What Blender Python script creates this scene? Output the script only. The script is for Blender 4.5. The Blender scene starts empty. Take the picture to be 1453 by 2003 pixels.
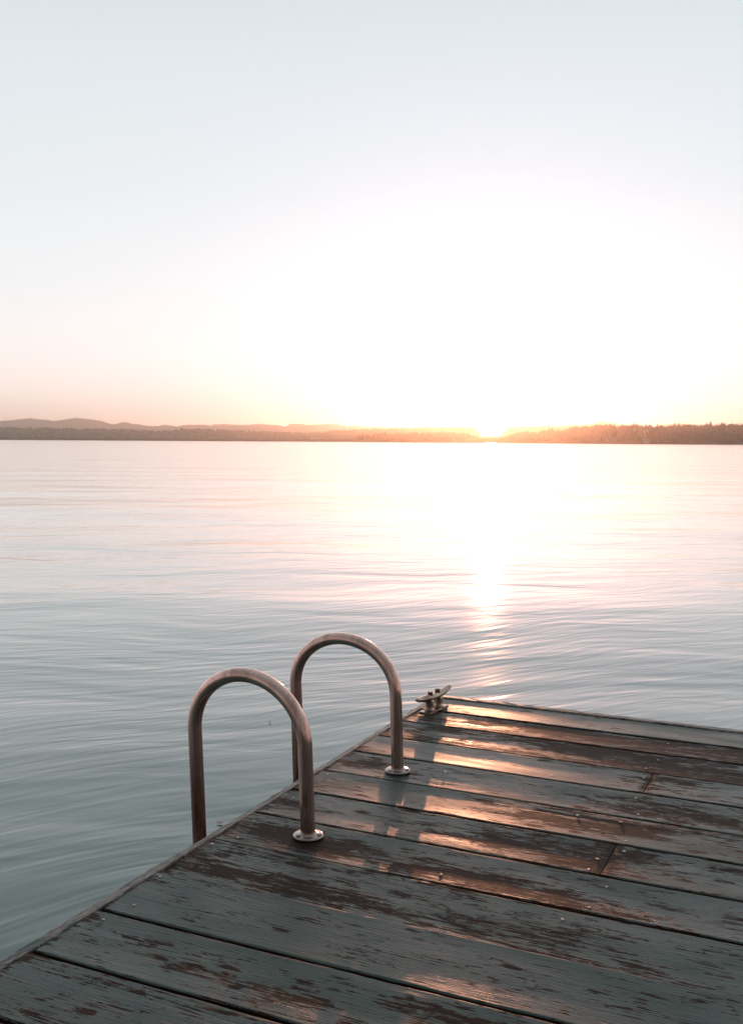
import bpy, bmesh, math, random
import numpy as np
from mathutils import Vector, Matrix, noise

random.seed(7)
rng = np.random.default_rng(7)
S = bpy.context.scene
COL = S.collection

# ------------------------------------------------------------------ camera
FPX, HOR_Y, ROLL, CX, CY = 1993.23, 863.5, 0.006, 726.5, 1001.5   # measured on the 1453 x 2003 photograph
CAM_Z = 1.0
PITCH = math.atan((CY - HOR_Y) / FPX)
cam_d = bpy.data.cameras.new('camera')
cam = bpy.data.objects.new('camera', cam_d); COL.objects.link(cam)
cam_d.sensor_fit = 'VERTICAL'; cam_d.sensor_height = 36.0
cam_d.lens = FPX / 2003 * 36.0
cam_d.clip_start = 0.05; cam_d.clip_end = 30000
fwd = Vector((0, math.cos(PITCH), -math.sin(PITCH)))
rgt = Vector((1, 0, 0)); up = rgt.cross(fwd)
r2 = rgt * math.cos(ROLL) + up * math.sin(ROLL); u2 = up * math.cos(ROLL) - rgt * math.sin(ROLL)
M = Matrix((r2, u2, -fwd)).transposed().to_4x4(); M.translation = (0, 0, CAM_Z)
cam.matrix_world = M
S.camera = cam

# ------------------------------------------------------------------ sky, sun, exposure
SUN_AZ, SUN_EL = math.radians(6.6), math.radians(1.6)
SUN_DIR = Vector((math.sin(SUN_AZ) * math.cos(SUN_EL), math.cos(SUN_AZ) * math.cos(SUN_EL), math.sin(SUN_EL)))
W = bpy.data.worlds.new("World"); S.world = W; W.use_nodes = True
nt = W.node_tree; nt.nodes.clear()
def N(t, typ, **kw):
    n = t.nodes.new(typ)
    for k, v in kw.items():
        if k in n.inputs: n.inputs[k].default_value = v
        else: setattr(n, k, v)
    return n
def ramp(t, stops, interp='LINEAR'):
    n = t.nodes.new('ShaderNodeValToRGB'); cr = n.color_ramp; cr.interpolation = interp
    while len(cr.elements) < len(stops): cr.elements.new(0.5)
    for e, (p, c) in zip(cr.elements, stops):
        e.position = p; e.color = (*c, 1) if len(c) == 3 else c
    return n
out = N(nt, 'ShaderNodeOutputWorld')
sky = N(nt, 'ShaderNodeTexSky', sky_type='NISHITA', sun_disc=False, sun_elevation=SUN_EL, sun_rotation=SUN_AZ,
        altitude=0, air_density=1.0, dust_density=0.3, ozone_density=1.5)
bg1 = N(nt, 'ShaderNodeBackground', Strength=0.05); hs = N(nt, 'ShaderNodeHueSaturation', Saturation=0.25, Value=0.4); nt.links.new(sky.outputs[0], hs.inputs['Color']); nt.links.new(hs.outputs[0], bg1.inputs[0])
tc = N(nt, 'ShaderNodeTexCoord'); sep = N(nt, 'ShaderNodeSeparateXYZ'); nt.links.new(tc.outputs['Generated'], sep.inputs[0])
# thin bright evening veil: colour by height above the horizon
veil = ramp(nt, [(0.0, (1.85, 1.48, 1.22)), (0.03, (1.20, 1.03, 0.94)), (0.075, (1.03, 1.0, 0.99)), (0.14, (0.90, 0.93, 0.955)),
                 (0.23, (0.80, 0.855, 0.885)), (0.33, (0.74, 0.80, 0.835)), (0.6, (0.50, 0.585, 0.60)), (1.0, (0.46, 0.55, 0.57))])
nt.links.new(sep.outputs['Z'], veil.inputs[0])
dotn = N(nt, 'ShaderNodeVectorMath', operation='DOT_PRODUCT'); dotn.inputs[1].default_value = SUN_DIR
nt.links.new(tc.outputs['Generated'], dotn.inputs[0])
# darker away from the sun
away = N(nt, 'ShaderNodeMapRange'); away.inputs['From Min'].default_value = -1.2; away.inputs['From Max'].default_value = 0.75
away.inputs['To Min'].default_value = 0.12; away.inputs['To Max'].default_value = 1.0
nt.links.new(dotn.outputs['Value'], away.inputs[0])
mul = N(nt, 'ShaderNodeVectorMath', operation='SCALE'); nt.links.new(veil.outputs[0], mul.inputs[0]); nt.links.new(away.outputs[0], mul.inputs['Scale'])
def lobe(power, col):
    mx = N(nt, 'ShaderNodeMath', operation='MAXIMUM'); mx.inputs[1].default_value = 0.0; nt.links.new(dotn.outputs['Value'], mx.inputs[0])
    p = N(nt, 'ShaderNodeMath', operation='POWER'); p.inputs[1].default_value = power; nt.links.new(mx.outputs[0], p.inputs[0])
    s = N(nt, 'ShaderNodeVectorMath', operation='SCALE'); s.inputs[0].default_value = col; nt.links.new(p.outputs[0], s.inputs['Scale'])
    return s
acc = mul
for pw, c in ((14, (0.0, 0.03, 0.07)), (70, (0.03, 0.08, 0.22)), (3000, (2.5, 2.3, 2.2))):
    s = lobe(pw, c); a = N(nt, 'ShaderNodeVectorMath', operation='ADD')
    nt.links.new(acc.outputs[0], a.inputs[0]); nt.links.new(s.outputs[0], a.inputs[1]); acc = a
bg2 = N(nt, 'ShaderNodeBackground', Strength=1.0); nt.links.new(acc.outputs[0], bg2.inputs[0])
add = N(nt, 'ShaderNodeAddShader'); nt.links.new(bg1.outputs[0], add.inputs[0]); nt.links.new(bg2.outputs[0], add.inputs[1])
nt.links.new(add.outputs[0], out.inputs['Surface'])

sun_d = bpy.data.lights.new('sun', 'SUN'); sun_d.energy = 1.75; sun_d.angle = math.radians(0.5); sun_d.color = (1.0, 0.42, 0.22)
sun = bpy.data.objects.new('sun', sun_d); COL.objects.link(sun)
sun.rotation_mode = 'QUATERNION'; sun.rotation_quaternion = SUN_DIR.to_track_quat('Z', 'Y')

S.view_settings.view_transform = 'Standard'; S.view_settings.look = 'None'
S.view_settings.exposure = 0.0; S.view_settings.gamma = 1.0
S.cycles.use_denoising = True
S.cycles.volume_bounces = 0
S.cycles.sample_clamp_indirect = 6.0

# ------------------------------------------------------------------ helpers
def tag(o, label=None, cat=None, group=None, kind=None):
    for k, v in (('label', label), ('category', cat), ('group', group), ('kind', kind)):
        if v: o[k] = v
    return o
def empty(name, loc, rz=0.0):
    o = bpy.data.objects.new(name, None); COL.objects.link(o); o.location = loc; o.rotation_euler = (0, 0, rz); return o
def link(name, me, mat, parent=None, smooth=False, loc=None):
    o = bpy.data.objects.new(name, me); COL.objects.link(o)
    if mat: me.materials.append(mat)
    if parent: o.parent = parent
    if loc is not None: o.location = loc
    if smooth:
        for p in me.polygons: p.use_smooth = True
    return o
def from_arrays(name, V, F):
    me = bpy.data.meshes.new(name); me.from_pydata([tuple(v) for v in V], [], [tuple(int(i) for i in f) for f in F]); me.update(); return me
def bm_to(name, bm):
    me = bpy.data.meshes.new(name); bm.to_mesh(me); bm.free(); return me
def mat(name):
    m = bpy.data.materials.new(name); m.use_nodes = True
    t = m.node_tree; t.nodes.clear()
    o = N(t, 'ShaderNodeOutputMaterial'); b = N(t, 'ShaderNodeBsdfPrincipled'); t.links.new(b.outputs[0], o.inputs['Surface'])
    return m, t, b
def L(t, a, b): t.links.new(a, b)
def mth(t, op, a, b=None, clamp=False):
    n = t.nodes.new('ShaderNodeMath'); n.operation = op; n.use_clamp = clamp
    for i, v in enumerate((a, b)):
        if v is None: continue
        if isinstance(v, (int, float)): n.inputs[i].default_value = v
        else: t.links.new(v, n.inputs[i])
    return n.outputs[0]
def mapped(t, src, scale, loc=(0, 0, 0), rot=(0, 0, 0)):
    n = t.nodes.new('ShaderNodeMapping'); n.inputs['Scale'].default_value = scale; n.inputs['Location'].default_value = loc
    n.inputs['Rotation'].default_value = rot; t.links.new(src, n.inputs[0]); return n.outputs[0]
def crest(t, src, along, across, deg):
    """stretch noise so that its long axis points deg degrees from +X"""
    n = t.nodes.new('ShaderNodeMapping'); n.vector_type = 'TEXTURE'; n.inputs['Scale'].default_value = (1 / along, 1 / across, 1)
    n.inputs['Rotation'].default_value = (0, 0, math.radians(deg)); t.links.new(src, n.inputs[0]); return n.outputs[0]
def noise_n(t, vec, scale=1.0, detail=3.0, rough=0.5, dist=0.0):
    n = t.nodes.new('ShaderNodeTexNoise'); t.links.new(vec, n.inputs['Vector'])
    n.inputs['Scale'].default_value = scale; n.inputs['Detail'].default_value = detail
    n.inputs['Roughness'].default_value = rough; n.inputs['Distortion'].default_value = dist
    return n.outputs['Fac']
def mixc(t, fac, a, b):
    n = t.nodes.new('ShaderNodeMix'); n.data_type = 'RGBA'
    if isinstance(fac, (int, float)): n.inputs[0].default_value = fac
    else: t.links.new(fac, n.inputs[0])
    for i, v in ((6, a), (7, b)):
        if isinstance(v, tuple): n.inputs[i].default_value = (*v, 1)
        else: t.links.new(v, n.inputs[i])
    return n.outputs[2]
def rng_map(t, v, a, b, c, d):
    n = t.nodes.new('ShaderNodeMapRange'); t.links.new(v, n.inputs[0])
    for k, x in (('From Min', a), ('From Max', b), ('To Min', c), ('To Max', d)): n.inputs[k].default_value = x
    return n.outputs[0]

# ------------------------------------------------------------------ water
WATER_Z = -0.45
def water_material():
    m, t, b = mat('water')
    g = N(t, 'ShaderNodeNewGeometry').outputs['Position']
    b.inputs['Base Color'].default_value = (0.038, 0.094, 0.082, 1)
    b.inputs['Roughness'].default_value = 0.13
    b.inputs['IOR'].default_value = 1.33
    b.inputs['Coat Weight'].default_value = 1.0; b.inputs['Coat IOR'].default_value = 1.34; b.inputs['Coat Roughness'].default_value = 0.13
    w = noise_n(t, mapped(t, g, (0.25, 0.25, 1)), 1.0, 2.0, 0.5)            # slow drift that bends the crests
    off = N(t, 'ShaderNodeVectorMath', operation='SCALE'); off.inputs['Scale'].default_value = 2.1
    cmb = N(t, 'ShaderNodeCombineXYZ'); L(t, w, cmb.inputs['Y']); L(t, cmb.outputs[0], off.inputs[0])
    p = N(t, 'ShaderNodeVectorMath', operation='ADD'); L(t, g, p.inputs[0]); L(t, off.outputs[0], p.inputs[1])
    P = p.outputs[0]
    n1 = noise_n(t, crest(t, P, 0.55, 1.5, 6), 1.0, 2.0, 0.5, 0.3)
    n2 = noise_n(t, crest(t, P, 1.1, 4.2, 14), 1.0, 2.0, 0.5, 0.6)
    n3 = noise_n(t, crest(t, P, 0.07, 0.18, -4), 1.0, 2.0, 0.5, 0.2)
    n4 = noise_n(t, crest(t, P, 1.6, 12.0, 32), 1.0, 1.0, 0.5, 0.4)
    h = mth(t, 'ADD', mth(t, 'MULTIPLY', n1, 0.019), mth(t, 'MULTIPLY', n2, 0.0040))
    h = mth(t, 'ADD', h, mth(t, 'MULTIPLY', n3, 0.15))
    h = mth(t, 'ADD', h, mth(t, 'MULTIPLY', n4, 0.0030))
    bp = N(t, 'ShaderNodeBump'); bp.inputs['Distance'].default_value = 1.0; bp.inputs['Strength'].default_value = 1.0
    L(t, h, bp.inputs['Height']); L(t, bp.outputs[0], b.inputs['Normal']); L(t, bp.outputs[0], b.inputs['Coat Normal'])
    return m
def grid(xs, ys, z):
    V = [(x, y, z) for y in ys for x in xs]; n = len(xs)
    F = [(j * n + i, j * n + i + 1, (j + 1) * n + i + 1, (j + 1) * n + i) for j in range(len(ys) - 1) for i in range(n - 1)]
    return V, F
V, F = grid([-6400, -2000, -400, -50, 0, 50, 400, 2000, 6400], [-250, -40, 0, 40, 400, 1500, 3000, 6900], WATER_Z)
tag(link('water', from_arrays('water', V, F), water_material()), 'calm grey green lake water with soft stretched ripples', None, None, 'structure')

# ------------------------------------------------------------------ far shore
def direction(px, py):
    x, y = px - CX, -(py - CY)
    c, s = math.cos(ROLL), math.sin(ROLL); x, y = c * x - s * y, s * x + c * y
    f = FPX * math.cos(PITCH) + y * math.sin(PITCH); z = -FPX * math.sin(PITCH) + y * math.cos(PITCH)
    return x / f, z / f
def simple(name, col, rough=0.9, var=0.25, scale=0.02):
    m, t, b = mat(name); g = N(t, 'ShaderNodeNewGeometry').outputs['Position']
    n = noise_n(t, mapped(t, g, (scale,) * 3), 1.0, 4.0, 0.6)
    L(t, mixc(t, n, tuple(c * (1 - var) for c in col), tuple(c * (1 + var) for c in col)), b.inputs['Base Color'])
    b.inputs['Roughness'].default_value = rough; return m
M_FOREST = simple('conifer_foliage', (0.030, 0.036, 0.024), 0.85, 0.6, 0.03)
M_LAND = simple('shore_land', (0.045, 0.045, 0.032), 0.95, 0.4, 0.01)
M_MOUNT = simple('haze_tinted_mountain', (0.46, 0.34, 0.31), 0.95, 0.3, 0.004)  # pale peach of sunlit haze put into the mountain colour
M_ROCK = simple('shore_rocks', (0.05, 0.042, 0.036), 0.95, 0.5, 0.15)

def ridge(name, tops, D, depth, mat_, label, step=5.0, rough=0.0, shore=0.06, shape=0.6):
    """a real strip of land: rises from the waterline to a crest behind it, then falls away again"""
    xs = np.arange(tops[0][0], tops[-1][0] + 0.1, step); ty = np.interp(xs, [p[0] for p in tops], [p[1] for p in tops])
    rows = [(-0.03, -1.0), (0.0, 0.02), (0.03, shore), (0.2, 0.3), (0.4, 0.6), (0.6, 0.85), (0.8, 0.97), (1.0, 1.0), (1.4, 0.7), (2.0, -0.05)]
    V = []; crest = []
    for i, (px, py) in enumerate(zip(xs, ty)):
        dx, dz = direction(px, py); Dn = D(px) if callable(D) else D
        H = CAM_Z + (Dn + depth) * dz - WATER_Z
        H *= 1 + rough * (noise.fractal(Vector((px * 0.05, D(px) * 0.001 if callable(D) else D * .001, 0)), 0.9, 2, 5))
        crest.append((px, Dn, H))
        for (k, hh) in rows:
            d = Dn + depth * k
            z = WATER_Z + (H * hh if hh > 0 else hh * 1.0)
            if 0.03 < k < 0.9: z *= 1 + 0.10 * noise.noise(Vector((px * 0.03, k * 3, D(px) if callable(D) else D)))
            V.append((dx * d, d, z))
    n = len(rows)
    F = [(i * n + j, i * n + j + 1, (i + 1) * n + j + 1, (i + 1) * n + j) for i in range(len(xs) - 1) for j in range(n - 1)]
    o = link(name, from_arrays(name, V, F), mat_, smooth=True); tag(o, label, None, None, 'structure')
    ks = [r[0] for r in rows]; hs = [max(r[1], -0.1) for r in rows]
    cx_, cd, ch = zip(*crest)
    def surf(px, k):
        Dn = np.interp(px, cx_, cd); H = np.interp(px, cx_, ch); dx, _ = direction(px, 850)
        return dx * (Dn + depth * k), Dn + depth * k, WATER_Z + H * np.interp(k, ks, hs)
    return surf

MTN = [(-1150, 830), (-900, 824), (-500, 824), (-300, 818), (-200, 822), (-80, 815), (0, 824), (60, 818), (110, 823), (150, 817), (177, 820), (190, 822.5), (198, 823), (212, 828), (225, 830), (235, 828.5), (248, 827), (258, 829), (272, 829.5), (285, 832),
       (300, 833.5), (312, 833), (323, 830.5), (345, 834), (352, 833), (370, 831.5), (397, 830.5), (412, 833), (419, 830), (450, 830), (490, 831.5), (511, 829.5), (530, 831), (545, 832), (559, 835),
       (566, 829), (590, 828.5), (600, 831), (625, 831.5), (640, 829.5), (652, 828.5), (662, 831), (675, 835), (687, 834.5), (695, 832.5), (712, 834.5), (780, 836), (900, 837), (925, 838), (940, 852), (980, 852), (994, 838), (1040, 834),  # dip under the sun is added, so bright sky shows as its burst
       (1100, 830.5), (1140, 829), (1164, 827), (1167, 824), (1180, 824.5), (1200, 826.5), (1212, 832), (1240, 832.5), (1276, 835), (1330, 829), (1400, 833), (1453, 828), (1600, 833), (1800, 826), (1950, 834), (2250, 827), (2600, 834)]
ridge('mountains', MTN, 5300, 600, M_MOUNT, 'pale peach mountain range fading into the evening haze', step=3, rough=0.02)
HILL = [(-1700, 842), (-1100, 839), (-500, 838), (-200, 840), (0, 838), (100, 840), (177, 841.5), (245, 842.5), (300, 845), (330, 844.5), (357, 841.5), (400, 842), (430, 843), (450, 845), (500, 846.5), (540, 848), (600, 848.5), (640, 847), (662, 843.5),
        (700, 842.5), (740, 841), (800, 839.5), (850, 838), (900, 837), (925, 837.2), (934, 842), (942, 858), (978, 858), (988, 843), (998, 837), (1050, 836.5), (1100, 836), (1150, 835), (1200, 836), (1240, 837.5), (1276, 839), (1400, 841), (1600, 838), (1950, 842), (2600, 838), (3150, 842)]  # crest has an added gap, shaped to let the sun's glare through
hill = ridge('far_hills', HILL, 3000, 420, M_LAND, 'long low wooded hills beyond the lake', step=6)
SH = [(-1700, 858), (-500, 857.5), (-100, 857), (177, 856.8), (230, 857), (300, 857.6), (400, 858.5), (500, 858.6), (600, 859), (700, 858), (760, 860), (820, 861.5)]
strip = ridge('low_shore', SH, 2350, 160, M_ROCK, 'low dark strip of shore along the waterline', step=5, shore=0.7)
NEAR = [(690, 860.5), (720, 856), (780, 854), (850, 853), (905, 852.5), (925, 857), (940, 862.5), (982, 862.5), (998, 857), (1015, 851.5), (1060, 851), (1100, 848), (1130, 846), (1150, 844), (1180, 842), (1230, 843), (1276, 845), (1340, 842), (1453, 843), (1650, 838), (1950, 842), (2600, 840), (3150, 843)]  # headland lowered at the same added gap below the sun
near = ridge('near_shore', NEAR, lambda px: 1950 - 350 * min(1, max(0, (px - 690) / 500)), 170, M_LAND, 'wooded headland on the right side of the lake', step=5, shore=0.08)

def wood(name, surf, x0, x1, count, hmin, hmax, ks, label, crest_share=0.35, amp=None):
    """thousands of small conifers and round crowns, rooted on the land strip"""
    V = []; F = []
    for i in range(count):
        px = rng.uniform(x0, x1)
        cl = noise.noise(Vector((px * 0.035, 3.1, 0)))
        k = rng.uniform(*ks) if rng.random() > crest_share else rng.uniform(0.85, 1.1)
        x, y, z = surf(px, k)
        if z < WATER_Z + (.8 if hmin < 2 else 2.5): continue
        H = rng.uniform(hmin, hmax) * (1 + 0.35 * cl) * (1 + 0.25 * (rng.random() ** 4))
        if amp and k > 0.6: H *= amp(px)
        R = H * rng.uniform(0.20, 0.34); b = len(V); s = 6; a0 = rng.uniform(0, 6.28)
        if rng.random() < 0.6:      # conifer: two ragged skirts and a tip
            for (hh, rr) in ((0.0, .5), (0.16, 1.0), (0.48, 0.55), (0.52, 0.75), (0.8, 0.25)):
                for q in range(s):
                    a = a0 + q * 6.283 / s; r = R * rr * rng.uniform(0.75, 1.2)
                    V.append((x + r * math.cos(a), y + r * math.sin(a), z - 0.6 + H * hh))
            nr = 5
        else:                        # broad crown
            H *= 0.8; R *= 1.35
            for (hh, rr) in ((0.0, .35), (0.3, 1.0), (0.6, 1.1), (0.85, 0.6)):
                for q in range(s):
                    a = a0 + q * 6.283 / s; r = R * rr * rng.uniform(0.7, 1.15)
                    V.append((x + r * math.cos(a), y + r * math.sin(a), z - 0.6 + H * hh))
            nr = 4
        V.append((x, y, z - 0.6 + H))
        for j in range(nr - 1):
            for q in range(s):
                q2 = (q + 1) % s; F.append((b + j * s + q, b + j * s + q2, b + (j + 1) * s + q2, b + (j + 1) * s + q))
        top = b + nr * s
        for q in range(s): F.append((b + (nr - 1) * s + q, b + (nr - 1) * s + (q + 1) % s, top))
    me = from_arrays(name, V, F)
    return tag(link(name, me, M_FOREST), label, 'forest', None, 'stuff')
wood('forest', hill, -1680, 3130, 8600, 4.5, 9.0, (0.03, 1.0), 'dark conifer forest covering the far hills beyond the lake')
wood('forest', near, 700, 3130, 5200, 6.0, 13.0, (0.02, 1.0), 'taller conifer wood on the right headland above the waterline', amp=lambda px: 0.75 + 0.35 * min(1, max(0, (px - 1050) / 120)))
wood('shoreline_shrubs', strip, -1680, 800, 1800, 1.0, 2.6, (0.0, 1.0), 'low dark shrubs along the left shoreline')

# small pale houses on the shore
M_PALE = simple('pale_siding', (0.62, 0.58, 0.54), 0.7, 0.08, 0.5)
M_ROOF = simple('grey_roof', (0.30, 0.28, 0.27), 0.8, 0.15, 0.5)
M_WIN, tw, bw = mat('window_glass'); bw.inputs['Base Color'].default_value = (0.05, 0.06, 0.07, 1); bw.inputs['Roughness'].default_value = 0.1
def box_bm(bm, x0, x1, y0, y1, z0, z1):
    vs = [bm.verts.new((x, y, z)) for z in (z0, z1) for y in (y0, y1) for x in (x0, x1)]
    for f in ((0, 2, 3, 1), (4, 5, 7, 6), (0, 1, 5, 4), (2, 6, 7, 3), (0, 4, 6, 2), (1, 3, 7, 5)): bm.faces.new([vs[i] for i in f])
def house(surf, px, k, w, d, h, rh, label, rz=0.0):
    x, y, z = surf(px, k); o = empty('lakeside_house', (x, y, z), rz); tag(o, label, 'house')
    bm = bmesh.new(); box_bm(bm, -w / 2, w / 2, -d / 2, d / 2, -2.0, h); link('wall', bm_to('wall', bm), M_PALE, o)
    bm = bmesh.new(); e = 0.5
    A = [bm.verts.new(v) for v in ((-w / 2 - e, -d / 2 - e, h + .05), (w / 2 + e, -d / 2 - e, h + .05), (w / 2 + e, d / 2 + e, h + .05), (-w / 2 - e, d / 2 + e, h + .05), (-w / 2 - e, 0, h + rh), (w / 2 + e, 0, h + rh))]
    for f in ((0, 1, 5, 4), (2, 3, 4, 5), (0, 4, 3), (1, 2, 5), (0, 3, 2, 1)): bm.faces.new([A[i] for i in f])
    link('roof', bm_to('roof', bm), M_ROOF, o)
    n = max(2, int(w / 4))
    for i in range(n):
        bm = bmesh.new(); cx_ = -w / 2 + (i + .5) * w / n; box_bm(bm, cx_ - .7, cx_ + .7, -d / 2 - .03, -d / 2 + .1, h * .35, h * .75); link('window', bm_to('window', bm), M_WIN, o)
house(near, 1229, 0.80, 7, 7, 5.5, 2.4, 'small pale house among the trees high on the right headland', 0.2)
house(near, 1238, 0.72, 6, 6, 4.5, 2.2, 'smaller pale house just right of and below the hillside house', -0.3)
house(near, 1262, 0.55, 7, 6, 5, 2.2, 'pale house halfway down the right headland slope', 0.4)
house(near, 1264, 0.03, 8, 6, 3.6, 2.6, 'pale boathouse at the waterline below the right headland', 0.1)
house(strip, 468, 0.9, 22, 9, 4.5, 1.5, 'long pale shed on the low left shore', 0.05)
house(strip, 617, 0.8, 26, 9, 3.8, 1.2, 'longest low pale shed on the shore near the middle of the lake', -0.05)

# ------------------------------------------------------------------ haze
m = bpy.data.materials.new('haze'); m.use_nodes = True; t = m.node_tree; t.nodes.clear()
o_ = N(t, 'ShaderNodeOutputMaterial'); pv = N(t, 'ShaderNodeVolumePrincipled')
pv.inputs['Color'].default_value = (1.0, 0.86, 0.75, 1); pv.inputs['Density'].default_value = 0.00022
pv.inputs['Anisotropy'].default_value = 0.87
t.links.new(pv.outputs[0], o_.inputs['Volume'])
bm = bmesh.new(); box_bm(bm, -6500, 6500, -300, 7100, -2.6, 138)
hz = link('haze', bm_to('haze', bm), m); tag(hz, 'thin warm evening haze over the lake', 'haze', None, 'stuff')

# ------------------------------------------------------------------ dock
PSI = 0.433
dock = empty('wooden_dock', (0, 0, 0), -PSI)
tag(dock, 'weathered grey painted wooden dock with peeling planks wet with evening light', 'dock')
A0, A1 = -1.408, 3.2
GAPS = [(-2.58, 8), (-2.18, 8), (-1.78, 7), (-1.38, 9), (-.96, 7), (-.55, 8), (-.14, 8), (.26, 7), (.465, 8), (.665, 7), (.87, 6), (1.07, 9), (1.272, 6), (1.476, 7), (1.677, 9), (1.892, 1.5), (2.104, 2.5), (2.304, 7), (2.507, 6.5), (2.707, 6.5), (2.911, 6), (3.108, 6), (3.308, 5), (3.492, 4.5), (3.688, 5)]
# cup (m), cross slope and wear of each board, nearest first; the last eleven are the ones counted in the photograph
CUP = {12: (.0014, .0010, .30), 13: (.0014, .0016, .26), 14: (.0008, .0030, .20), 15: (.0008, .0030, .27), 16: (.0024, .0016, .30), 17: (.0028, .0012, .36),
       18: (.0024, -.0006, .36), 19: (.0010, .0022, .24), 20: (.0026, .0002, .14), 21: (.0026, .0012, .42), 22: (.0014, -.0016, .50), 23: (.0006, -.0020, .16)}
# soft blobs of extra wear (or sound paint when negative), measured on the photograph: along, across, size along, size across, amount
BLOBS = [(-1.30, 2.70 + .11, .07, .05, .55), (-1.20, 2.18, .10, .05, .45), (-1.10, 2.20, .1, .05, .35), (-1.30, 2.22, .10, .05, .5), (-1.33, 2.40, .08, .03, .45), (-1.33, 2.02, .10, .03, .3),
         (-1.25, 1.95, .16, .025, .35), (-.95, 1.93, .14, .03, .35), (-1.22, 1.74, .05, .02, .35), (-.7, 2.40, .22, .05, .42), (-.55, 2.35, .15, .04, .3), (-.80, 2.18, .25, .05, .38),
         (-.60, 2.15, .2, .05, .3), (-.75, 2.60, .22, .05, .40), (-.5, 2.60, .15, .06, .38), (-.80, 3.24, .35, .06, .35), (-.45, 3.2, .4, .08, .28), (-.85, 3.40, .30, .05, .25), (-.5, 3.40, .4, .08, .18),
         (-1.0, 1.80, .25, .08, -.12), (-1.1, 3.0, .25, .08, -.25), (-1.05, 2.6, .18, .06, -.3), (-.95, 2.43, .2, .05, -.1), (-1.0, 3.60, .5, .08, -.15), (-.45, 1.95, .3, .06, .12),
         (-1.39, 2.9, .05, .08, .35), (-1.15, 2.79, .06, .04, .25), (-.4, 2.75, .3, .08, .25), (-.35, 2.95, .3, .08, .2), (-.4, 2.22, .05, .05, -.3), (-.25, 3.22, .4, .09, .05), (-.25, 3.42, .45, .09, .05), (-.45, 3.03, .12, .07, .3), (-.25, 2.82, .3, .07, .2), (-.85, 3.45, .3, .04, .25), (-1.22, 3.28, .06, .03, .3)]
def wear_at(a, b, base):
    w = base
    for (x, y, sx, sy, k) in BLOBS: w += k * math.exp(-((a - x) / sx) ** 2 - ((b - y) / sy) ** 2)
    return w
SEAMS = {17: -.481, 20: -.490, 15: .55, 19: .62, 22: .4, 13: .1, 24: .7, 11: -.3, 9: .3, 16: .45}
def build_decking():
    V = []; F = []; att = []; brd = []
    TH = 0.036
    for i in range(len(GAPS) - 1):
        b0 = GAPS[i][0] + GAPS[i][1] * .0009; b1 = GAPS[i + 1][0] - GAPS[i + 1][1] * .0009
        cup, tilt, wr = CUP.get(i, (.0015, 0, .3)); rb = random.random(); w = b1 - b0
        segs = [(A0, A1)]
        if i in SEAMS: segs = [(A0, SEAMS[i] - .0013), (SEAMS[i] + .0013, A1)]
        if i >= 9: us = np.concatenate(([-1, -1, -.992, -.975, -.95], np.linspace(-.9, .9, 15), [.95, .975, .992, 1, 1]))
        else: us = np.array([-1, -1, -.99, -.95, -.5, 0, .5, .95, .99, 1, 1.])
        for (s0, s1) in segs:
            dz = random.uniform(-.0006, .0006)
            if s1 > 0.6 and s0 > -1: dz += .0008
            # fine columns where the camera sees the boards closely
            fa = 0.011 if i >= 12 else .05
            m0 = max(s0, A0); mid = min(s1, 0.9)
            xs = list(np.arange(m0, mid, fa)) if mid > m0 else [s0]
            xs += [x for x in np.arange(max(mid, m0) + .1, s1, .1)]
            if s1 - xs[-1] < .003: xs[-1] = s1
            else: xs.append(s1)
            base = len(V); nu = len(us)
            for x in xs:
                warp = .0012 * noise.noise(Vector((x * 1.3, i * 7.7, 0)))
                twist = .0008 * noise.noise(Vector((x * .9, i * 3.3, 9)))
                j0 = .0012 * noise.noise(Vector((x * 9, i * 5.1, 2))) + .0008 * noise.noise(Vector((x * 40, i * 5.1, 2)))
                j1 = .0012 * noise.noise(Vector((x * 9, i * 5.1, 22))) + .0008 * noise.noise(Vector((x * 40, i * 5.1, 32)))
                if i == 15: j1 -= .006 * min(1, max(0, (x + 1.0) / .5))   # the tight joint that opens towards the right
                if i == 16: j0 += .005 * min(1, max(0, (x + 1.0) / .5))
                for q, u in enumerate(us):
                    bb = b0 + j0 + (b1 + j1 - b0 - j0) * (u + 1) / 2
                    z = cup * u * u + (tilt + twist) * u + warp + dz
                    ed = 1 - abs(u)
                    if ed < .05: z -= .0032 * ((.05 - ed) / .05) ** 2 * (1 + .5 * noise.noise(Vector((x * 25, i, u))))
                    z += .00035 * noise.noise(Vector((x * 5, bb * 90, i * 1.7)))
                    if q == 0 or q == nu - 1: z = -TH
                    end = min(x - s0, s1 - x)
                    if end < .004: z -= .001
                    V.append((x, bb, z)); att.append(1.6 if abs(u) == 1 else wear_at(x, bb, wr) + (.22 if ed < .05 else 0) * .6 + .25 * math.exp(-(end / .015) ** 2)); brd.append(rb)
            n = len(xs)
            for c in range(n - 1):
                for q in range(nu - 1):
                    F.append((base + c * nu + q, base + (c + 1) * nu + q, base + (c + 1) * nu + q + 1, base + c * nu + q + 1))
            F.append([base + q for q in range(nu)]); F.append([base + (n - 1) * nu + q for q in range(nu)][::-1])
    me = from_arrays('decking', V, F)
    a = me.attributes.new('wear', 'FLOAT', 'POINT'); a.data.foreach_set('value', att)
    a = me.attributes.new('board', 'FLOAT', 'POINT'); a.data.foreach_set('value', brd)
    return me
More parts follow.
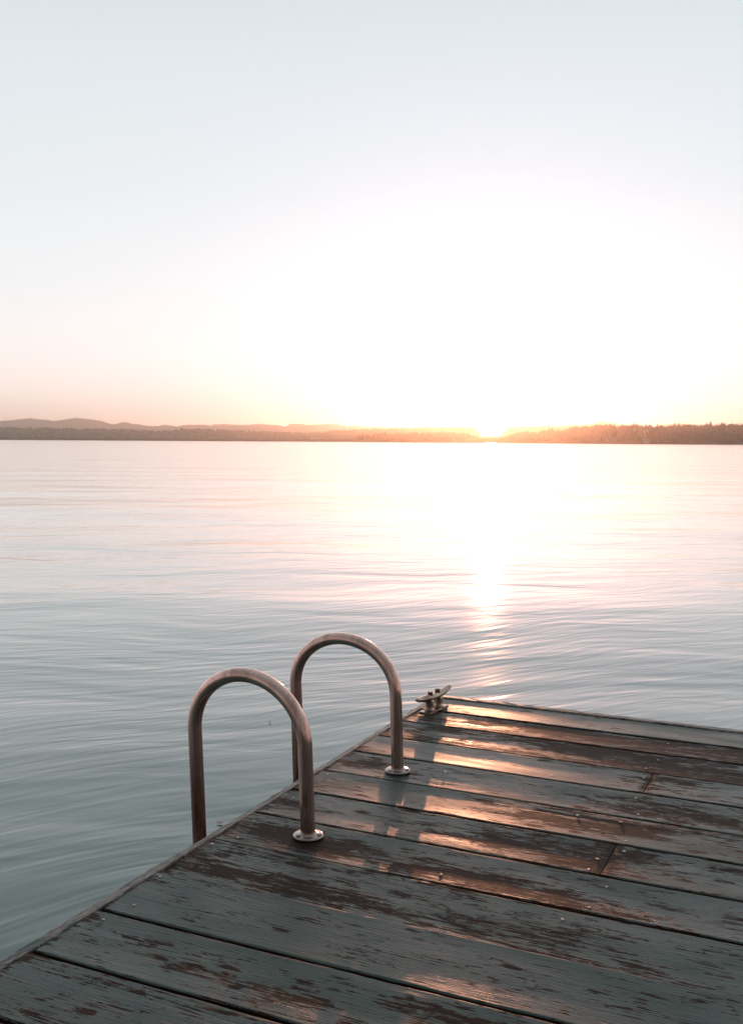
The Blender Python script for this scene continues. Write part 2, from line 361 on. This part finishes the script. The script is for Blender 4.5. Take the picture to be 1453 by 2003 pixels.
def deck_material(name, trim=False, cross=False):
    m, t, b = mat(name)
    P = N(t, 'ShaderNodeTexCoord').outputs['Object']
    wear = N(t, 'ShaderNodeAttribute', attribute_name='wear').outputs['Fac']; brd = N(t, 'ShaderNodeAttribute', attribute_name='board').outputs['Fac']
    sx = N(t, 'ShaderNodeSeparateXYZ'); L(t, P, sx.inputs[0]); cb = N(t, 'ShaderNodeCombineXYZ')
    L(t, sx.outputs[0], cb.inputs[0]); L(t, sx.outputs[1], cb.inputs[1]); L(t, mth(t, 'MULTIPLY', brd, 37.0), cb.inputs[2]); Q = cb.outputs[0]
    sw = (lambda a, b: (b, a, 1)) if cross else (lambda a, b: (a, b, 1))
    patch = noise_n(t, mapped(t, Q, sw(9.0, 30.0)), 1.0, 3.0, 0.6, 0.4)
    grain = noise_n(t, mapped(t, Q, sw(13.0, 230.0)), 1.0, 4.0, 0.62, 0.25)
    fine = noise_n(t, mapped(t, Q, sw(30.0, 620.0)), 1.0, 3.0, 0.6, 0.1)
    flake = noise_n(t, mapped(t, Q, sw(45.0, 110.0)), 1.0, 3.0, 0.6, 0.5)
    big = noise_n(t, mapped(t, Q, sw(1.5, 6.0)), 1.0, 2.0, 0.5)
    cen = lambda v, k: mth(t, 'MULTIPLY', mth(t, 'SUBTRACT', v, 0.5), k)
    s = mth(t, 'ADD', cen(patch, 1.35), cen(grain, 1.75)); s = mth(t, 'ADD', s, cen(flake, 0.9)); s = mth(t, 'ADD', s, cen(big, 1.1))
    s = mth(t, 'ADD', s, mth(t, 'MULTIPLY', mth(t, 'SUBTRACT', wear, 0.38), 1.0))
    vo = t.nodes.new('ShaderNodeTexVoronoi'); L(t, mapped(t, Q, sw(6.0, 17.0)), vo.inputs['Vector']); vo.inputs['Scale'].default_value = 1.0
    chip = rng_map(t, mth(t, 'ADD', vo.outputs['Distance'], cen(flake, 0.5)), 0.19, 0.06, 0, 0.55)
    s = mth(t, 'ADD', s, chip)
    bare = rng_map(t, s, 0.115, 0.145, 0, 1)           # 1 where the paint has gone
    soft = rng_map(t, s, -0.05, 0.12, 0, 1)
    # colours
    tone = noise_n(t, mapped(t, Q, sw(3.0, 14.0)), 1.0, 3.0, 0.6)
    paint = mixc(t, tone, (0.025, 0.046, 0.041), (0.054, 0.083, 0.075))
    paint = mixc(t, mth(t, 'MULTIPLY', brd, 0.5), paint, (0.040, 0.056, 0.053))
    paint = mixc(t, mth(t, 'MULTIPLY', rng_map(t, grain, .55, .75, 0, 1), .55), paint, (0.040, 0.052, 0.052))
    paint = mixc(t, mth(t, 'MULTIPLY', soft, .35), paint, (0.06, 0.055, 0.050))
    wood_ = mixc(t, rng_map(t, grain, .3, .7, 0, 1), (0.003, 0.002, 0.002), (0.044, 0.019, 0.012))
    wood_ = mixc(t, rng_map(t, fine, .35, .7, 0, .55), wood_, (0.040, 0.025, 0.019))
    if trim:
        wood_ = mixc(t, rng_map(t, fine, .35, .65, 0, .8), (0.13, 0.10, 0.088), (0.42, 0.36, 0.33))
        wood_ = mixc(t, rng_map(t, grain, .52, .62, 0, .85), wood_, (0.02, 0.014, 0.012))
    L(t, mixc(t, bare, paint, wood_), b.inputs['Base Color'])
    wet = noise_n(t, mapped(t, Q, sw(2.2, 9.0)), 1.0, 3.0, 0.6, 0.6)
    rp = rng_map(t, wet, .35, .65, .27, .50); rw = rng_map(t, grain, .3, .7, .30 if trim else .42, .5 if trim else .62)
    mr = N(t, 'ShaderNodeMix'); mr.data_type = 'FLOAT'; L(t, bare, mr.inputs[0]); L(t, rp, mr.inputs[2]); L(t, rw, mr.inputs[3])
    L(t, mr.outputs[0], b.inputs['Roughness'])
    b.inputs['IOR'].default_value = 1.45
    L(t, rng_map(t, bare, 0, 1, .46, .45 if trim else .08), b.inputs['Specular IOR Level'])
    # relief: paint film, grain grooves, fibres
    h = mth(t, 'MULTIPLY', bare, -0.00055)
    h = mth(t, 'ADD', h, mth(t, 'MULTIPLY', grain, mth(t, 'ADD', 0.0016, mth(t, 'MULTIPLY', bare, 0.0016))))
    h = mth(t, 'ADD', h, mth(t, 'MULTIPLY', mth(t, 'MULTIPLY', fine, rng_map(t, bare, 0, 1, .25, 1)), 0.0012))
    dot = noise_n(t, mapped(t, P, (260, 260, 260)), 1.0, 2.0, 0.5)
    h = mth(t, 'ADD', h, mth(t, 'MULTIPLY', dot, 0.00045))
    bp = N(t, 'ShaderNodeBump'); bp.inputs['Distance'].default_value = 1.0; bp.inputs['Strength'].default_value = 1.0
    L(t, h, bp.inputs['Height']); L(t, bp.outputs[0], b.inputs['Normal'])
    return m
M_DECK = deck_material('peeling_deck_paint'); M_TRIM = deck_material('weathered_edge_timber', True, True); M_END = deck_material('weathered_end_timber', True)
link('decking', build_decking(), M_DECK, dock, smooth=False)

def edge_board(name, p0, p1, wid, z1, hgt, seed, parent=dock, wear=.80, mt=None):
    """a board on edge between two points (local a, b), top profile slightly rounded and ragged"""
    p0 = Vector(p0); p1 = Vector(p1); d = p1 - p0; Ln = d.length; d.normalize(); nrm = Vector((d.y, -d.x))
    n = int(Ln / .012); us = [0, 0, .06, .25, .5, .75, .94, 1, 1]; V = []; F = []; att = []
    for i in range(n + 1):
        s = i / n * Ln
        for q, u in enumerate(us):
            j = .0016 * noise.noise(Vector((s * 12, seed, u * 2))) + .0012 * noise.noise(Vector((s * 45, seed + 4, u * 3)))
            z = z1 + .0016 * noise.noise(Vector((s * 4, seed, 0))) - (.003 if u in (0, 1) else 0) + .0014 * noise.noise(Vector((s * 30, seed, u * 12)))
            if q in (0, len(us) - 1): z = z1 - hgt
            pt = p0 + d * s + nrm * (u * wid + j * (1 if u > .8 or u < .1 else .3))
            V.append((pt.x, pt.y, z)); att.append(wear + .25 * noise.noise(Vector((s * 3, seed, 0))))
    k = len(us)
    F = [(i * k + q, (i + 1) * k + q, (i + 1) * k + q + 1, i * k + q + 1) for i in range(n) for q in range(k - 1)]
    F.append([q for q in range(k)][::-1]); F.append([n * k + q for q in range(k)])
    me = from_arrays(name, V, F); a = me.attributes.new('wear', 'FLOAT', 'POINT'); a.data.foreach_set('value', att)
    a = me.attributes.new('board', 'FLOAT', 'POINT'); a.data.foreach_set('value', [random.random() * 0 + .3 * seed] * len(V))
    bm = bmesh.new(); bm.from_mesh(me); bmesh.ops.recalc_face_normals(bm, faces=bm.faces); bm.to_mesh(me); bm.free()
    return link(name, me, mt or M_TRIM, parent, smooth=False)
# left side: two pieces of edge timber butted together, ending under the cleat
edge_board('edge_board', (-1.411, 1.98), (-1.411, -2.58), .024, .001, .24, 1.0).rotation_euler = (0, 0, 0)
edge_board('edge_board', (-1.411, 3.725), (-1.411, 1.983), .020, .0005, .24, 2.0)
edge_board('end_board', (3.2, 3.693), (-1.409, 3.693), +.030, .0015, .24, 3.0, mt=M_END, wear=1.0)
# framing under the boards and the float that carries them
M_JOIST = simple('dark_joist_timber', (0.035, 0.027, 0.022), 0.8, 0.3, 3.0)
for a in (-1.37, -.93, -.49, -.05, .6, 1.2, 1.8, 2.4, 3.0):
    bm = bmesh.new(); box_bm(bm, a - .02, a + .02, -2.5, 3.66, -.19, -.042); link('joist', bm_to('joist', bm), M_JOIST, dock)
bm = bmesh.new(); box_bm(bm, -1.30, 3.1, -2.4, 3.55, -.62, -.195); bmesh.ops.bevel(bm, geom=bm.edges[:], offset=.03, segments=2, affect='EDGES')
link('float', bm_to('float', bm), simple('dark_float', (0.02, 0.02, 0.02), .6, .2, 2.0), dock)

# nail heads
M_NAIL, tn, bn = mat('worn_nail_steel'); bn.inputs['Base Color'].default_value = (.42, .36, .33, 1); bn.inputs['Metallic'].default_value = .9; bn.inputs['Roughness'].default_value = .33
def lathe(profile, seg=24):
    V = []; F = []
    for r, z in profile:
        for q in range(seg): a = q * 2 * math.pi / seg; V.append((r * math.cos(a), r * math.sin(a), z))
    n = len(profile)
    F = [(j * seg + q, j * seg + (q + 1) % seg, (j + 1) * seg + (q + 1) % seg, (j + 1) * seg + q) for j in range(n - 1) for q in range(seg)]
    F.append(list(range(seg))[::-1]); F.append([(n - 1) * seg + q for q in range(seg)])
    return from_arrays('lathe', V, F)
nail_me = lathe([(.0040, -.004), (.0042, .0002), (.0036, .0008), (.002, .0010)], 12); nail_me.name = 'nail_head'
nails = [(-0.765, 2.957), (-0.511, 3.055), (-0.617, 2.665), (-0.502, 2.667), (-0.471, 2.745), (-0.499, 2.866), (-0.465, 2.54), (-0.452, 2.252), (-0.465, 2.136), (-0.505, 2.402), (-0.813, 2.155),
         (-1.388, 2.072), (-1.354, 2.139), (-1.356, 1.726), (-1.388, 1.861), (-1.368, 1.64), (-0.502, 2.053), (-1.377, 2.671), (-1.064, 2.847),
         (-.455, 2.47), (-.51, 2.33), (-.52, 3.15), (-.5, 3.25), (-.49, 3.35), (-.5, 3.45), (-.49, 3.54), (-.5, 3.64), (-1.375, 2.25), (-1.37, 2.45), (-1.38, 2.95), (-1.372, 3.15), (-1.378, 2.56),
         (-.06, 2.66), (-.05, 2.75), (-.05, 2.95), (-.06, 3.06), (-.05, 3.25), (-.05, 3.45), (-.06, 3.64), (-.06, 2.46), (-.05, 2.35), (-.06, 2.15), (-.05, 2.06), (-.05, 1.85)]
first = None
def board_z(a, b):
    for i in range(len(GAPS) - 1):
        if GAPS[i][0] <= b <= GAPS[i + 1][0]:
            u = (b - GAPS[i][0]) / (GAPS[i + 1][0] - GAPS[i][0]) * 2 - 1; c, tl, _ = CUP.get(i, (.0015, 0, 0)); return c * u * u + tl * u
    return 0
for a, b in nails:
    if first is None: o = first = link('nail_head', nail_me, M_NAIL, dock, smooth=True)
    else: o = first.copy(); COL.objects.link(o); o.parent = dock
    o.location = (a, b, board_z(a, b) + .0002); s = random.uniform(.8, 1.15); o.scale = (s, s, 1); o.rotation_euler = (random.uniform(-.2, .2), random.uniform(-.2, .2), 0)

# ------------------------------------------------------------------ swim ladder
def metal(name, rust=0.5, base=(.90, .57, .50)):
    m, t, b = mat(name); P = N(t, 'ShaderNodeTexCoord').outputs['Object']
    st = noise_n(t, mapped(t, P, (45, 45, 7)), 1.0, 5.0, .65, .3); sp = noise_n(t, mapped(t, P, (160, 160, 90)), 1.0, 3.0, .6)
    cl = noise_n(t, mapped(t, P, (9, 9, 5)), 1.0, 3.0, .6)
    r = mth(t, 'ADD', mth(t, 'MULTIPLY', st, .6), mth(t, 'MULTIPLY', cl, .6)); r = mth(t, 'ADD', r, mth(t, 'MULTIPLY', sp, .15))
    f = rng_map(t, r, .63, .86, 0, rust + .1)
    # browner towards the waterline on the outer posts
    sz = N(t, 'ShaderNodeSeparateXYZ'); L(t, P, sz.inputs[0])
    low = mth(t, 'MULTIPLY', rng_map(t, sz.outputs['Z'], .36, .02, 0, 1), rng_map(t, sz.outputs['X'], -1.40, -1.46, 0, 1))
    f = mth(t, 'MAXIMUM', f, mth(t, 'MULTIPLY', low, rng_map(t, st, .25, .6, .6, 1.0)), clamp=True)
    c = mixc(t, st, tuple(x * .8 for x in base), tuple(min(1, x * 1.15) for x in base))
    c = mixc(t, f, c, (.12, .045, .030)); L(t, c, b.inputs['Base Color'])
    b.inputs['Metallic'].default_value = 1.0
    L(t, mth(t, 'SUBTRACT', 1.0, mth(t, 'MULTIPLY', f, .30)), b.inputs['Metallic'])
    L(t, mth(t, 'ADD', rng_map(t, sp, .3, .7, .10, .20), mth(t, 'MULTIPLY', f, .14)), b.inputs['Roughness'])
    bp = N(t, 'ShaderNodeBump'); bp.inputs['Distance'].default_value = 1.0
    L(t, mth(t, 'ADD', mth(t, 'MULTIPLY', sp, .00010), mth(t, 'MULTIPLY', st, .0004)), bp.inputs['Height']); L(t, bp.outputs[0], b.inputs['Normal'])
    return m
M_TUBE = metal('tarnished_steel_tube')
M_FLANGE = metal('worn_steel_flange', .40, (.40, .35, .33))
M_BOLT = metal('dark_rusty_bolt', .9, (.16, .11, .09))
def tube(path, R, seg=28, name='tube'):
    path = [Vector(p) for p in path]; V = []; nrm = None
    for i, p in enumerate(path):
        tg = (path[min(i + 1, len(path) - 1)] - path[max(i - 1, 0)]).normalized()
        if nrm is None: nrm = tg.orthogonal().normalized()
        nrm = (nrm - tg * nrm.dot(tg)).normalized(); bn_ = tg.cross(nrm)
        for q in range(seg):
            a = q * 2 * math.pi / seg; V.append(p + (nrm * math.cos(a) + bn_ * math.sin(a)) * R)
    n = len(path)
    F = [(j * seg + q, j * seg + (q + 1) % seg, (j + 1) * seg + (q + 1) % seg, (j + 1) * seg + q) for j in range(n - 1) for q in range(seg)]
    F.append(list(range(seg))[::-1]); F.append([(n - 1) * seg + q for q in range(seg)])
    return from_arrays(name, V, F)
ladder = empty('swim_ladder', (0, 0, 0), -PSI)
tag(ladder, 'swim ladder with two arched tarnished steel handrails bolted to the dock edge', 'ladder')
HOOPS = [(2.220, 2.2356, .233, .1628, -.0337, -.0133, -1.539), (2.790, 2.7933, .2374, .1533, -.041, .0114, -1.5431)]
for (b0, b1, zs, rise, la, lb, a1) in HOOPS:
    a0 = -1.197; pts = []
    for z in np.linspace(0.0, zs, 16)[:-1]: pts.append((a0, b0, z))
    for q in np.linspace(0, math.pi, 56):
        u = (1 - math.cos(q)) / 2; pts.append((a0 + (a1 - a0) * u, b0 + (b1 - b0) * u, zs + rise * math.sin(q)))
    for z in np.linspace(zs, -1.25, 30)[1:]: pts.append((a1, b1, z))
    pts = [(x + la * z, y + lb * z, z) for x, y, z in pts]
    link('handrail', tube(pts, .0187, name='handrail'), M_TUBE, ladder, smooth=True)
    zb = board_z(a0, b0) + .001
    fl = link('flange', lathe([(.0385, -.001), (.0395, .002), (.0385, .0048), (.034, .0064), (.0255, .0068), (.0235, .0078), (.0212, .0105), (.0190, .0112)], 48), M_FLANGE, ladder, smooth=True, loc=(a0, b0, zb + .001))
    for ang in (math.radians(245), math.radians(5), math.radians(125)):
        bm = bmesh.new(); bmesh.ops.create_cone(bm, cap_ends=True, segments=20, radius1=.0064, radius2=.0056, depth=.0024)
        link('bolt', bm_to('bolt', bm), M_BOLT, fl, smooth=False, loc=(.0305 * math.cos(ang), .0305 * math.sin(ang), .0076))
for z in (-.26, -.56, -.86):
    p0 = (-1.539 - .0337 * z, 2.2356 + .017, z); p1 = (-1.5431 - .041 * z, 2.7933 - .017, z)
    link('rung', tube([p0, p1], .0175, 20, 'rung'), M_TUBE, ladder, smooth=True)

# ------------------------------------------------------------------ cleat
CL = (-1.352, 3.487)
cx_w = CL[0] * math.cos(PSI) + CL[1] * math.sin(PSI); cy_w = -CL[0] * math.sin(PSI) + CL[1] * math.cos(PSI)
cleat = empty('mooring_cleat', (cx_w, cy_w, board_z(*CL) + .0005), -PSI - math.radians(7.5))
tag(cleat, 'two horned metal mooring cleat bolted at the far left corner of the dock', 'cleat')
M_CLEAT = metal('cast_cleat_metal', .65, (.52, .39, .32))
def horn():
    V = []; F = []; seg = 20; ys = np.linspace(-1, 1, 41)
    for y in ys:
        a = abs(y); r = .0175 * (1 - a ** 1.9 * .66); rz = .0150 * (1 - a ** 1.9 * .60)
        if a > .985: r *= .45; rz *= .45
        elif a > .93: r *= .85; rz *= .85
        zc = .058 + .012 * a ** 2.2
        for q in range(seg):
            t_ = q * 2 * math.pi / seg; V.append((r * math.cos(t_), y * .136, zc + rz * math.sin(t_) * (0.8 if math.sin(t_) > 0 and a < .35 else 1)))
    n = len(ys); F = [(j * seg + q, j * seg + (q + 1) % seg, (j + 1) * seg + (q + 1) % seg, (j + 1) * seg + q) for j in range(n - 1) for q in range(seg)]
    F.append(list(range(seg))[::-1]); F.append([(n - 1) * seg + q for q in range(seg)])
    me = from_arrays('horn', V, F); bm = bmesh.new(); bm.from_mesh(me); bmesh.ops.recalc_face_normals(bm, faces=bm.faces); bm.to_mesh(me); bm.free(); return me
link('horn', horn(), M_CLEAT, cleat, smooth=True)
def leg_me():
    prof = [(0.0, .024, .021), (.006, .018, .017), (.014, .0165, .0165), (.028, .0155, .0155), (.040, .0155, .018), (.047, .0118, .022)]
    V = []; seg = 20
    for z, rx, ry in prof:
        for q in range(seg):
            a = q * 2 * math.pi / seg; V.append((rx * math.cos(a), ry * math.sin(a), z + .010))
    n = len(prof); F = [(j * seg + q, j * seg + (q + 1) % seg, (j + 1) * seg + (q + 1) % seg, (j + 1) * seg + q) for j in range(n - 1) for q in range(seg)]
    F.append(list(range(seg))[::-1]); F.append([(n - 1) * seg + q for q in range(seg)])
    return from_arrays('leg', V, F)
lm = leg_me()
for y in (-.034, .034):
    link('leg', lm.copy(), M_CLEAT, cleat, smooth=True, loc=(0, y, 0))
bm = bmesh.new(); box_bm(bm, -.025, .025, -.074, .074, 0.001, .0115); bmesh.ops.bevel(bm, geom=bm.edges[:], offset=.003, segments=2, affect='EDGES')
link('base_plate', bm_to('base_plate', bm), M_CLEAT, cleat)
for y in (-.028, .028):
    bm = bmesh.new(); bmesh.ops.create_cone(bm, cap_ends=True, segments=6, radius1=.0100, radius2=.0094, depth=.009); me = bm_to('bolt', bm)
    o = link('bolt', me, M_BOLT, cleat, loc=(0, y, .0745))
    ws = link('washer', lathe([(.0130, -.0008), (.0130, .0008)], 20), M_CLEAT, o, loc=(0, 0, -.0048))

# ------------------------------------------------------------------ fallen leaf on the water
M_LEAF, tl_, bl_ = mat('dry_leaf'); bl_.inputs['Base Color'].default_value = (.42, .15, .07, 1); bl_.inputs['Roughness'].default_value = .5
def leaf(x, y, rz, s, label):
    V = []; F = []; ys = np.linspace(-1, 1, 11)
    for zz in (0, .0012):
        for y_ in ys:
            w = .42 * (1 - y_ * y_) ** .7 * (1 + .15 * math.sin(9 * y_))
            for u in (-1, 0, 1): V.append((u * w * s, y_ * s, zz + (.18 * abs(u) * w + .12 * y_ * y_) * s))
    n = 33
    for l in (0, n):
        for j in range(10):
            for u in (0, 1):
                f = (l + j * 3 + u, l + j * 3 + u + 1, l + j * 3 + u + 4, l + j * 3 + u + 3); F.append(f if l else f[::-1])
    o = link('fallen_leaf', from_arrays('fallen_leaf', V, F), M_LEAF, loc=(x, y, WATER_Z + .004)); o.rotation_euler = (0, 0, rz); tag(o, label, 'leaf', 'leaves floating on the water')
leaf(-.515, 5.154, .4, .011, 'tiny reddish leaf floating on the water seen inside the nearer arched handrail')
leaf(-.567, 3.77, 1.3, .014, 'pale orange leaf floating beside the dock edge right of the nearest outer ladder post')
